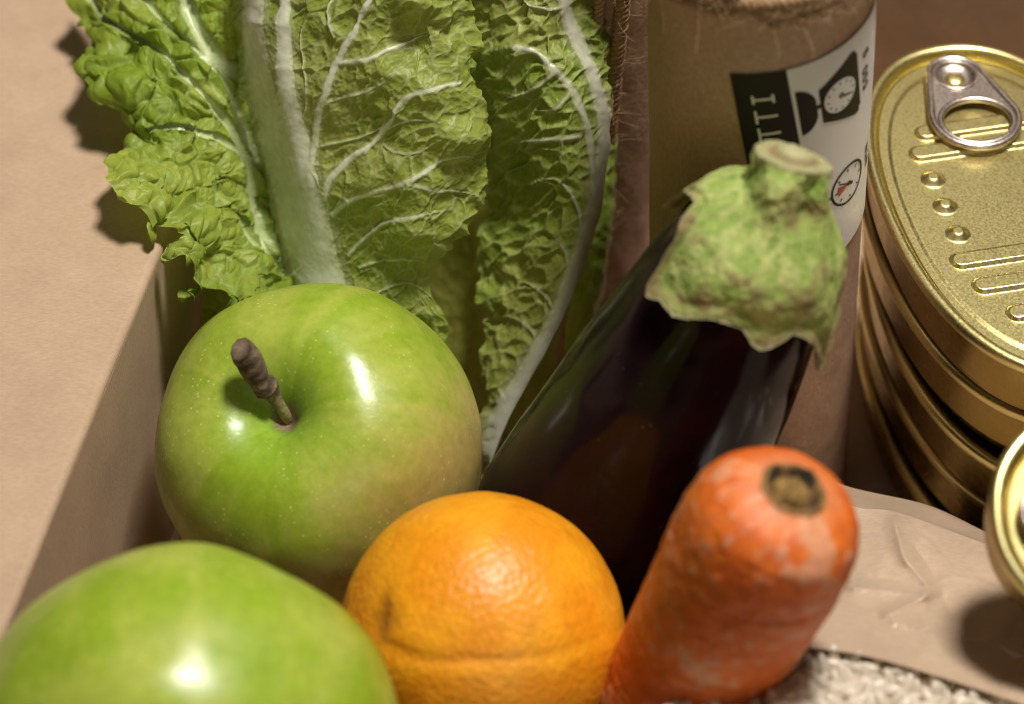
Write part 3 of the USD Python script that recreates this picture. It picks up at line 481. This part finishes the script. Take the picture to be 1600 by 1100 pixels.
# ------------------------------------------------------------------ paper tube with its label
TC_, TR = np.array([0.0634, 0.0442]), 0.029
def lean(p): p = np.array(p, float); p[..., 0] += .042 * (.085 - p[..., 2]); return p
def tubepaper(par, c, r, z0, z1, seed, gather, fix=lambda p: p):
    nz, nu = 200, 180; z = np.linspace(z0, z1, nz); th = np.linspace(0, 2 * np.pi, nu, endpoint=False); TT, Z = np.meshgrid(th, z)
    q = np.stack([np.cos(TT) * 1.5, np.sin(TT) * 1.5, Z * 28], -1); rr = r + 0.0007 * (fbm(q, 3, seed) - .6) + .0003 * (fbm(q * 4, 2, seed) - .5)
    g = sm(Z, gather, z1); rr = rr * (1 - .35 * g) + g * .004 * np.cos(TT * 9 + 3 * fbm(q, 2, 3))
    v = np.stack([c[0] + rr * np.cos(TT), c[1] + rr * np.sin(TT), Z], -1).reshape(-1, 3); f = gridf(nz, nu, True)
    k = len(v); v = np.vstack([v, [[c[0], c[1], z0]], [[c[0], c[1], z1 - .004]]]); j = np.arange(nu); jn = (j + 1) % nu; b = (nz - 1) * nu
    f = np.vstack([f, np.stack([jn, j, np.full(nu, k)], 1), np.stack([b + j, b + jn, np.full(nu, k + 1)], 1)]); return put(par, 'paper_wrap', fix(v), f, 'kraft_paper', smooth=True)
ZTW = 0.101
pt = thing('paper_tube', 'brown paper tube with black and white printed label beside the tins', 'package', (TC_[0], TC_[1], FLOOR))
pw = tubepaper(pt, TC_, TR, FLOOR + .001, .150, 3, .118, lean)
# overlapping paper edge on the tube, a thin folded corner
ANG = math.radians(9.5); e1 = np.array([math.cos(ANG), math.sin(ANG)]); e2 = np.array([math.sin(ANG), -math.cos(ANG)]); LO_ = np.array([-9.52, 82.3])
def bend(poly, off, name, matname, par, size=1.2, label=None):
    """Lays a flat printed shape (label millimetres, x right, y down) on the tube."""
    polys = [g for g in getattr(poly, 'geoms', [poly]) if g.area > 1e-3]; parts = []
    for g in polys:
        v, f = trimesh.creation.triangulate_polygon(g, engine='earcut'); v = np.c_[v, np.zeros(len(v))]
        v, f = trimesh.remesh.subdivide_to_size(v, f, size, max_iter=12); parts.append((v, f))
    v, f = join(parts); uz = (LO_ + v[:, :1] * e1 + v[:, 1:2] * e2) / 1000; th = uz[:, 0] / TR; r = TR + off
    p = np.stack([TC_[0] + r * np.sin(th), TC_[1] - r * np.cos(th), uz[:, 1]], 1)
    n = np.cross(p[f[:, 1]] - p[f[:, 0]], p[f[:, 2]] - p[f[:, 0]]); o = p[f[:, 0]] - [TC_[0], TC_[1], 0]; o[:, 2] = 0
    f = np.where((n * o).sum(1)[:, None] < 0, f[:, ::-1], f)
    return put(par, name, lean(p), f, matname, smooth=True, label=label)
def glyphs(text, cap):
    from PIL import Image, ImageDraw, ImageFont
    font = ImageFont.truetype(glob.glob('/opt/blender-*/*/datafiles/fonts/Inter.woff2')[0], 96); out = []
    for ch in text:
        im = Image.new('L', (120, 120)); ImageDraw.Draw(im).text((20, 95), ch, 255, font, anchor='ls'); on = np.pad(np.asarray(im) > 127, ((0, 0), (1, 1))).astype(np.int8)
        r, s = np.nonzero(np.diff(on, axis=1) == 1); e = np.nonzero(np.diff(on, axis=1) == -1)[1]
        if not len(r): out.append((None, 30 * cap / 70)); continue
        g = union_all(sbox(s, 95 - r - 1.0, e, 95 - r)).buffer(.6).buffer(-.6).simplify(.5); x0, _, x1, _ = g.bounds
        out.append((affinity.scale(affinity.translate(g, -x0, 0), cap / 70, cap / 70, origin=(0, 0)), (x1 - x0) * cap / 70))
    return out
def text_up(text, cap, pitch, xb, ystart, bold=0.0):
    """Letters turned to read upwards: baseline at x = xb, the first letter centred at y = ystart, steps of pitch."""
    res = []
    for k, (g, w) in enumerate(glyphs(text, cap)):
        if g is None: continue
        g = affinity.translate(g, -w / 2, 0); g = g.buffer(bold) if bold else g
        # (gx, gy) -> x = xb - gy, y = ystart - k*pitch - gx
        res.append(affinity.affine_transform(g, [0, -1, -1, 0, xb, ystart - k * pitch]))
    return union_all(res)
LH = 73.0
lab = bend(sbox(14.0, 0, 47.0, LH), .00045, 'label', 'label_white', pt, label='white paper label wrapped round the tube')
band = bend(sbox(0, 0, 14.0, LH), .00050, 'label_band', 'label_black', pt, label='black band with the product name in white capitals')
bend(text_up('SPAGHETTI', 5.7, 5.75, 9.9, 8.2 + 8 * 5.75), .00062, 'lettering', 'label_white', band, .8)
bowl = Point(15.0, 15.5).buffer(7.6, 32).intersection(sbox(15.0, 0, 22, 40)); bowl = affinity.scale(bowl, .72, 1.0, origin=(15.0, 15.5))
body = Polygon([(21.6, 10.5), (32.0, 5.2), (33.2, 5.2), (33.2, 6.5), (34.0, 6.6), (34.0, 25.4), (33.2, 25.5), (33.2, 26.8), (32, 26.8), (21.6, 21.5)]).buffer(.5)
dial = Point(27.4, 16.0).buffer(5.3, 32)
bend(union_all([bowl, sbox(20.0, 14.9, 22, 16.3), body]), .00058, 'scale_icon', 'label_black', lab, .9)
bend(dial, .00068, 'dial', 'label_white', lab, .9)
tick = lambda cx, cy, r0, r1, w, n, o=0: union_all([LineString([(cx + r0 * math.cos(a), cy + r0 * math.sin(a)), (cx + r1 * math.cos(a), cy + r1 * math.sin(a))]).buffer(w, cap_style=2) for a in np.arange(n) * 2 * np.pi / n + o])
bend(union_all([tick(27.4, 16.0, 3.9, 4.7, .22, 12), Point(27.4, 16).buffer(.85).difference(Point(27.4, 16).buffer(.35)), LineString([(27.8, 16.6), (30.4, 17.6)]).buffer(.3)]), .00078, 'dial_marks', 'label_black', lab, .6)
bend(text_up('500 g', 2.9, 2.9, 39.2, 22.0, .12), .00058, 'weight_lettering', 'label_black', lab, .6)
ck = (27.0, 50.0)
bend(union_all([Point(ck).buffer(6.9, 32).difference(Point(ck).buffer(6.1, 32)), tick(*ck, 4.5, 5.5, .24, 8), Point(ck).buffer(.8), LineString([ck, (ck[0] - 3.6, ck[1] - 2.6)]).buffer(.22), LineString([(ck[0] - .2, ck[1] - .2), (ck[0] + 1.3, ck[1] + .9)]).buffer(.5), sbox(ck[0] - 8.6, ck[1] - .6, ck[0] - 6.8, ck[1] + .6), sbox(ck[0] - 9.2, ck[1] - 1.5, ck[0] - 8.5, ck[1] + 1.5)]), .00058, 'clock_icon', 'label_black', lab, .6)
bend(Polygon([ck, (ck[0] - 4.2, ck[1] - 1.9), (ck[0] - 4.6, ck[1] + .4), (ck[0] - 4.2, ck[1] + 1.6)]), .00054, 'clock_wedge', 'print_red', lab, .6)
bend(text_up('MIN', 2.6, 2.6, 39.2, 52.5, .12), .00058, 'time_lettering', 'label_black', lab, .6)
fold = Polygon([(-5.5, -17.5), (5.0, -6.5), (14, -5), (16, -13), (6, -19)])
bend(fold, .00042, 'folded_corner', 'kraft_paper', pt, 1.0)

# ------------------------------------------------------------------ twine
def twine(par, path, r, turns, fuzz, seed, nstr=3):
    path = np.asarray(path, float); d = np.r_[0, np.cumsum(np.linalg.norm(np.diff(path, axis=0), axis=1))]; n = int(d[-1] / .0004) + 10
    c = CubicSpline(d, path); s = np.linspace(0, d[-1], n); p = c(s); tg = c(s, 1); tg /= np.linalg.norm(tg, axis=1)[:, None]
    u = np.cross(tg, [0.2, 0.35, 0.91]); u /= np.linalg.norm(u, axis=1)[:, None]; w = np.cross(tg, u)
    for k in range(nstr):
        a = 2 * np.pi * (k / nstr + s * turns); q = p + .52 * r * (np.cos(a)[:, None] * u + np.sin(a)[:, None] * w)
        put(par, 'strand', *tube(q, r * (.58 + .12 * fbm(np.stack([s * 300, s * 0 + k, s * 0], -1), 2, seed)), 8), 'jute')
    rng = np.random.RandomState(seed); pts = []; cnt = []
    for _ in range(fuzz):
        i = rng.randint(n); a0 = rng.uniform(0, 2 * np.pi); out = np.cos(a0) * u[i] + np.sin(a0) * w[i]; L = min(rng.gamma(2.0, .0016) + .0006, .0075); k = 6
        dr = tg[i] * rng.choice([-1, 1]) * rng.uniform(.2, 1.2) + out * rng.uniform(.15, .8) + rng.normal(0, .25, 3); dr /= np.linalg.norm(dr); cv = rng.normal(0, .6, 3)
        x = np.linspace(0, 1, k)[:, None]; pts.append(p[i] + out * r * .9 + dr * L * x + cv * L * x * x * .6); cnt.append(k)
    root = '/'.join(par.split('/')[:3]); b = UsdGeom.BasisCurves.Define(stage, numbered(par, 'loose_fibres')); b.CreateTypeAttr('linear'); b.CreateCurveVertexCountsAttr(cnt)
    b.CreatePointsAttr(Vt.Vec3fArray.FromNumpy((np.vstack(pts) - LOC[root]).astype(np.float32))); b.CreateWidthsAttr([.00006]); b.SetWidthsInterpolation('constant')
    UsdShade.MaterialBindingAPI.Apply(b.GetPrim()).Bind(UsdShade.Material.Get(stage, '/World/Looks/fibre')); tag(b.GetPrim(), kind='stuff')
tw = thing('twine', 'fuzzy jute twine wound round the top of the labelled paper tube', 'twine', (TC_[0], TC_[1], ZTW))
th = np.linspace(0, 2 * np.pi * 2.96, 130); slope = math.tan(math.radians(6))
twine(tw, lean(np.stack([TC_[0] + (TR + .0015) * np.sin(th), TC_[1] - (TR + .0015) * np.cos(th), ZTW + .0032 * th / 2 / np.pi + np.sin(th) * (TR * slope) + .0004 * np.sin(th * 2.3)], 1)), .0017, 190, 2400, 5)
roll = thing('paper_roll', 'brown paper roll mostly hidden behind the right side of the cabbage', 'package', (0.0285, 0.101, FLOOR))
tubepaper(roll, np.array([0.0285, 0.101]), .018, FLOOR + .001, .13, 8, .12)
t2 = thing('twine', 'vertical strand of twisted jute twine between the cabbage and the paper tube', 'twine', at(955, 400, .80))
def on_roll(ths, zs): return [np.array([.0285 + .0198 * math.sin(a), .101 - .0198 * math.cos(a), z]) for a, z in zip(ths, zs)]
twine(t2, on_roll([.22, .16, .12, .06, -.02, -.10, -.15], [.13, .10, .075, .045, .015, -.02, -.06]), .0019, 190, 420, 6)
twine(t2, on_roll([-.12, -.16, -.22, -.30], [.13, .09, .06, .03]), .0015, 190, 160, 7)

# ------------------------------------------------------------------ oval tins
TA, TB, THT, TN = .0676, .0368, .0204, 2.25
def oval(th, off=0.0):
    c, s = np.cos(th), np.sin(th); r = (np.abs(c / (TA + off)) ** TN + np.abs(s / (TB + off)) ** TN) ** (-1 / TN); return r * c, r * s
NT = 240; tth = np.linspace(0, 2 * np.pi, NT, endpoint=False)
def sweep(prof, closed=False):
    """Sweeps (inset, height) round the oval; inset measured inwards from the rim's outermost line."""
    v = []
    for o, z in prof: x, y = oval(tth, -o); v.append(np.stack([x, y, np.full(NT, z)], 1))
    return np.vstack(v), gridf(len(prof), NT, True)
stage.CreateClassPrim('/World/tin_shape')   # shared shape of all tins, placed by reference below
def lidz(x, y):
    """Embossing of the lid: x along the long axis from the tab end (x = -TA) inwards, y across."""
    z = np.zeros_like(x)
    def bar(x0, y0, y1, w=.0030, h=.0011):
        d = np.hypot(x - x0, np.maximum(np.maximum(y0 - y, y - y1), 0)); return h * (1 - sm(d, w * .76, w * 1.06))
    z += bar(-.0335, -.0145, .0145) + bar(-.0255, -.0187, .0187)
    for x0 in (-.0146, -.0036, .0077):
        for sg in (-1, 1):
            d = np.hypot(x - x0, y - sg * .0184); z += .0016 * (1 - sm(d, .0012, .0036))
    for x0, yy in ((.018, .0207), (.0283, .0178), (.040, .0122)): z += bar(x0, -yy, yy)
    return z
tp = '/World/tin_shape'; LOC[tp] = np.zeros(3)
def tin_part(name, v, f, m, smooth): return usdkit.mesh(stage, f'{tp}/{name}', (v, f), '/World/Looks/' + m, smooth=smooth)
a_ = np.linspace(0, np.pi, 9)
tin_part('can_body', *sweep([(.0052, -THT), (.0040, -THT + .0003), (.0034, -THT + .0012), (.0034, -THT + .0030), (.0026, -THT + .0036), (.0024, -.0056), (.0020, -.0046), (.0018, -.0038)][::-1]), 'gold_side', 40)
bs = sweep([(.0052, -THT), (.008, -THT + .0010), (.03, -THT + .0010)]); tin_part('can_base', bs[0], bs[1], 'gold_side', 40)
rim = [(.0020, -.0038), (.0006, -.0035), (.0000, -.0026), (.0000, -.0014)] + [(.0017 - .0017 * math.cos(x), -.0012 + .0014 * math.sin(x)) for x in a_[1:-1]] + [(.0034, -.0014), (.0036, -.0036), (.0039, -.0040), (.0043, -.0038), (.0046, -.0031), (.0049, -.0028)]
tin_part('rim', *sweep(rim), 'gold_tin', 60)
gu, gv_ = np.meshgrid(np.linspace(-1, 1, 320), np.linspace(-1, 1, 230)); dx, dy = gu * np.sqrt(1 - gv_ ** 2 / 2), gv_ * np.sqrt(1 - gu ** 2 / 2)
dr = np.hypot(dx, dy); da = np.arctan2(dy * TB, dx * TA); ox, oy = oval(da, -.0049); LX, LY = ox * dr, oy * dr
LZ = -.0032 + lidz(LX, LY) + .0004 * (1 - sm(dr, .90, .94)); lf = gridf(230, 320)
lv_ = np.stack([LX, LY, LZ], -1).reshape(-1, 3); ln = np.cross(lv_[lf[:, 1]] - lv_[lf[:, 0]], lv_[lf[:, 2]] - lv_[lf[:, 0]])[:, 2].sum()
tin_part('lid', lv_, lf if ln > 0 else lf[:, ::-1], 'gold_tin', True)
# pull tab: a ring drawn out to a rounded nose, riveted
def tab():
    nose = Point(-.0525, 0).buffer(.0082, 24); ringc = Point(-.0340, 0).buffer(.0128, 32)
    outer = nose.union(ringc).convex_hull; outer = affinity.scale(outer, 1, 1)
    hole = affinity.scale(Point(-.0325, 0).buffer(.0098, 32), .90, 1.0, origin=(-.0328, 0)); dimple = Point(-.0525, 0).buffer(.0056, 24)
    layers = []
    for ins, z0 in ((0.0, .0), (.0006, .0011)): pass
    g = outer.difference(hole).difference(dimple)
    m = trimesh.creation.extrude_polygon(g, .0010, engine='earcut'); m.apply_translation([0, 0, -.0006])
    parts = [(np.array(m.vertices), np.array(m.faces))]
    def bead(pol, r, z):
        c = np.array(pol.exterior.coords)[:-1]; c = np.c_[c, np.full(len(c), z)]; c = np.vstack([c, c[:2]]); return tube(c, r, 10, caps=False)
    parts += [bead(outer.buffer(-.0006), .00115, .0001), bead(hole.buffer(.0006), .0010, .0001), bead(dimple.buffer(.0004), .0006, .0004)]
    # the nose's dished plate
    q = np.linspace(0, .0056, 14); t = np.linspace(0, 2 * np.pi, 40, endpoint=False); v = np.stack([-.0525 + np.outer(q, np.cos(t)), np.outer(q, np.sin(t)), np.repeat((-.0014 + .0010 * (q / .0056) ** 4)[:, None], 40, 1)], -1).reshape(-1, 3)
    parts.append((v, gridf(14, 40, True)[:, ::-1])); return join(parts)
tin_part('pull_tab', *tab(), 'tab_metal', 40)
q = np.linspace(.0031, 0, 14); t = np.linspace(0, 2 * np.pi, 36, endpoint=False)
tin_part('rivet', np.stack([-.0525 + np.outer(q, np.cos(t)), np.outer(q, np.sin(t)), np.repeat((-.0014 + .0013 * np.sqrt(1 - (q / .00311) ** 2))[:, None], 36, 1)], -1).reshape(-1, 3), gridf(14, 36, True), 'gold_tin', True)
for n_ in ('can_body', 'can_base', 'rim', 'lid', 'pull_tab', 'rivet'): pass
def tin(label, c, long_axis, normal, group=None):
    """c: centre of the rim plane; long_axis points from the tab end to the far end."""
    p = numbered('/World', 'oval_tin'); x = UsdGeom.Xform.Define(stage, p); n = np.array(normal, float); n /= np.linalg.norm(n); a = np.array(long_axis, float); a -= n * (a @ n); a /= np.linalg.norm(a)
    m = np.eye(4); m[0, :3], m[1, :3], m[2, :3], m[3, :3] = a, np.cross(n, a), n, c; x.AddTransformOp().Set(Gf.Matrix4d(*m.ravel().tolist()))
    x.GetPrim().GetReferences().AddInternalReference(tp); tag(x.GetPrim(), label, 'tin', group); x.GetPrim().SetInstanceable(True); return p
hd = np.array([math.cos(-1.367), math.sin(-1.367), 0]); tc0 = np.array([.1377, .0488, .010])
tin('gold oval tin with ring pull lid, topmost of the stack by the paper tube', tc0, hd, (0, 0, 1))
for k_, (ord_, dx_, dy_, da_) in enumerate([('second from the top', .0012, .0025, .02), ('third from the top', .0036, .000, -.015), ('fourth from the top', .0052, .002, .02), ('at the bottom', .006, .002, .0)]):
    tin(f'gold oval tin {ord_} of the stack beside the paper tube', tc0 + [dx_, dy_, -(k_ + 1) * (THT + .0007)], hd + [da_, 0, 0], (0, 0, 1))
n5 = BK * .945 + UP * .31 + RT * .10
tin('gold oval tin cut off by the right edge, lying on the rice bag', at(1985, 812, .675), RT, n5)

# ------------------------------------------------------------------ rice bag
bag = thing('rice_bag', 'brown paper bag with a clear window full of rice, behind the carrot', 'bag', (0.13, -0.09, FLOOR))
def patch(ctrl, nv, nu, fn=None, k=3):
    ctrl = np.array(ctrl, float); V, U = ctrl.shape[:2]; v, u = np.linspace(0, 1, nv), np.linspace(0, 1, nu); Ug, Vg = np.meshgrid(u, v)
    px, py, t = [RectBivariateSpline(np.linspace(0, 1, V), np.linspace(0, 1, U), ctrl[..., i], kx=min(k, V - 1), ky=min(k, U - 1)).ev(Vg, Ug) for i in range(3)]
    if fn: t = t - fn(px, py)
    P = at(px, py, t).reshape(-1, 3); f = gridf(nv, nu); n = np.cross(P[f[:, 1]] - P[f[:, 0]], P[f[:, 2]] - P[f[:, 0]])
    return P, (f if (n * (CAM - P[f[:, 0]])).sum() > 0 else f[:, ::-1])
def crease(px, py, a, b, w, h):
    a, b = np.array(a, float), np.array(b, float); d = b - a; L = np.linalg.norm(d); d /= L; x = (px - a[0]) * d[0] + (py - a[1]) * d[1]; y = (px - a[0]) * -d[1] + (py - a[1]) * d[0]
    return h * np.exp(-np.sqrt(y * y + 6) / (w * 1.5)) * sm(x, -w, w * 2) * (1 - sm(x, L - w, L + w * 2.5))
def wrinkle(px, py):
    sh_ = px.shape; ce_, _, ct_ = cells(np.stack([px.ravel(), py.ravel()], 1), 62, 5, (1.6, 1)); z = (.0009 * ct_ * sm(ce_, 0, .3)).reshape(sh_) + .0020 * (fbm(np.stack([px * .010, py * .013, px * 0], -1), 3, 4) - .5)
    z += crease(px, py, (1395, 805), (1412, 870), 9, 0.00561) + crease(px, py, (1412, 870), (1458, 925), 7, 0.00459) + crease(px, py, (1455, 928), (1330, 918), 6, 0.00408) + crease(px, py, (1455, 928), (1385, 960), 7, 0.00408)
    z -= crease(px, py, (1425, 850), (1465, 905), 8, 0.00408) + crease(px, py, (1350, 905), (1440, 915), 6, 0.00255) + crease(px, py, (1470, 925), (1490, 960), 7, 0.00306)
    z += crease(px, py, (1425, 850), (1440, 880), 10, .0014) + crease(px, py, (1380, 990), (1420, 960), 12, .0012) + .0002 * (fbm(np.stack([px * .05, py * .12, px * 0], -1), 3, 8) - .5); return z
FRONT = [[(1225, 735, .768), (1345, 794, .757), (1400, 800, .757), (1540, 850, .748), (1720, 905, .742)], [(1195, 850, .742), (1340, 880, .735), (1420, 880, .733), (1540, 920, .727), (1720, 965, .72)],
         [(1170, 950, .715), (1330, 960, .709), (1420, 975, .706), (1540, 1005, .701), (1720, 1040, .694)], [(1125, 1003, .692), (1300, 1016, .687), (1420, 1043, .683), (1580, 1095, .675), (1740, 1155, .668)]]
put(bag, 'front_sheet', *patch(FRONT, 220, 300, wrinkle), 'bag_paper')
TOPF = [[(1235, 712, .790), (1340, 764, .785), (1450, 789, .780), (1545, 833, .770), (1720, 890, .762)], [(1230, 725, .776), (1343, 782, .768), (1425, 797, .767), (1543, 846, .758), (1720, 898, .751)], FRONT[0]]
put(bag, 'top_fold', *patch(TOPF, 40, 160, lambda px, py: .0006 * (fbm(np.stack([px * .02, py * .02, px * 0], -1), 3, 9) - .5) - .0004), 'bag_paper')
BACK = [[(x, y, t) for x, y, t in TOPF[0]], [(x + 6, y + 60, t + .03) for x, y, t in TOPF[0]], [(x + 8, y + 180, t + .045) for x, y, t in TOPF[0]], [(x + 10, y + 260, t + .05) for x, y, t in TOPF[0]]]
put(bag, 'back_sheet', *patch(BACK, 40, 60), 'bag_paper')
FILM = [[(x, y, t + .0012) for x, y, t in FRONT[3]], [(1060, 1090, .672), (1300, 1098, .668), (1420, 1125, .664), (1585, 1180, .657), (1750, 1250, .65)], [(1000, 1200, .65), (1300, 1220, .645), (1430, 1240, .642), (1600, 1300, .636), (1760, 1370, .63)]]
put(bag, 'clear_window', *patch(FILM, 60, 160, lambda px, py: .0018 * (fbm(np.stack([px * .02, py * .03, px * 0], -1), 4, 9) - .5)), 'clear_film')
def grain_mesh():
    m = trimesh.creation.icosphere(2); v = np.array(m.vertices); v = v * [1, .40 - .05 * 0, .36]; v[:, :2] *= (1 - .12 * v[:, :1] ** 2); v[:, 1] += .08 * (v[:, 0] ** 2 - .3); return v, np.array(m.faces)
def rice():
    gv, gf = grain_mesh(); rng = np.random.RandomState(3); t = thing('rice', 'white rice grains seen through the clear bag window', 'rice', at(1400, 1090, .68), kind='stuff'); parts = []
    V = len(FILM); c = np.array(FILM); sp = [RectBivariateSpline([0, .5, 1], np.linspace(0, 1, 5), c[..., i], kx=2, ky=3) for i in range(3)]
    for layer in range(4):
        got = np.zeros((0, 3))
        for k in range(1500):
            u, v = rng.rand(), rng.uniform(.075, .8); px, py, tt = [float(s.ev(v, u)) for s in sp]
            p = at(px, py, tt + .0040 + .0011 * layer + rng.uniform(0, .0006))
            if len(got) and np.linalg.norm(got - p, axis=1).min() < (.0072, .0056, .0044, .0040)[layer]: continue
            got = np.vstack([got, p]); a = rng.normal(size=3); x, y, z = frame(BK + .22 * rng.normal(size=3), a); L = rng.uniform(.0033, .0041)
            parts.append((p + gv @ (np.stack([x, y, z]) * L * rng.uniform(.92, 1.08, 3)[:, None]), gf))
    put(t, 'grains', *join(parts), 'rice_grain', kind='stuff')
    b = [[(x, y, t_ + .0072) for x, y, t_ in r] for r in FILM]; put(t, 'grain_bed', *patch(b, 20, 40), 'rice_grain', kind='stuff')
rice()
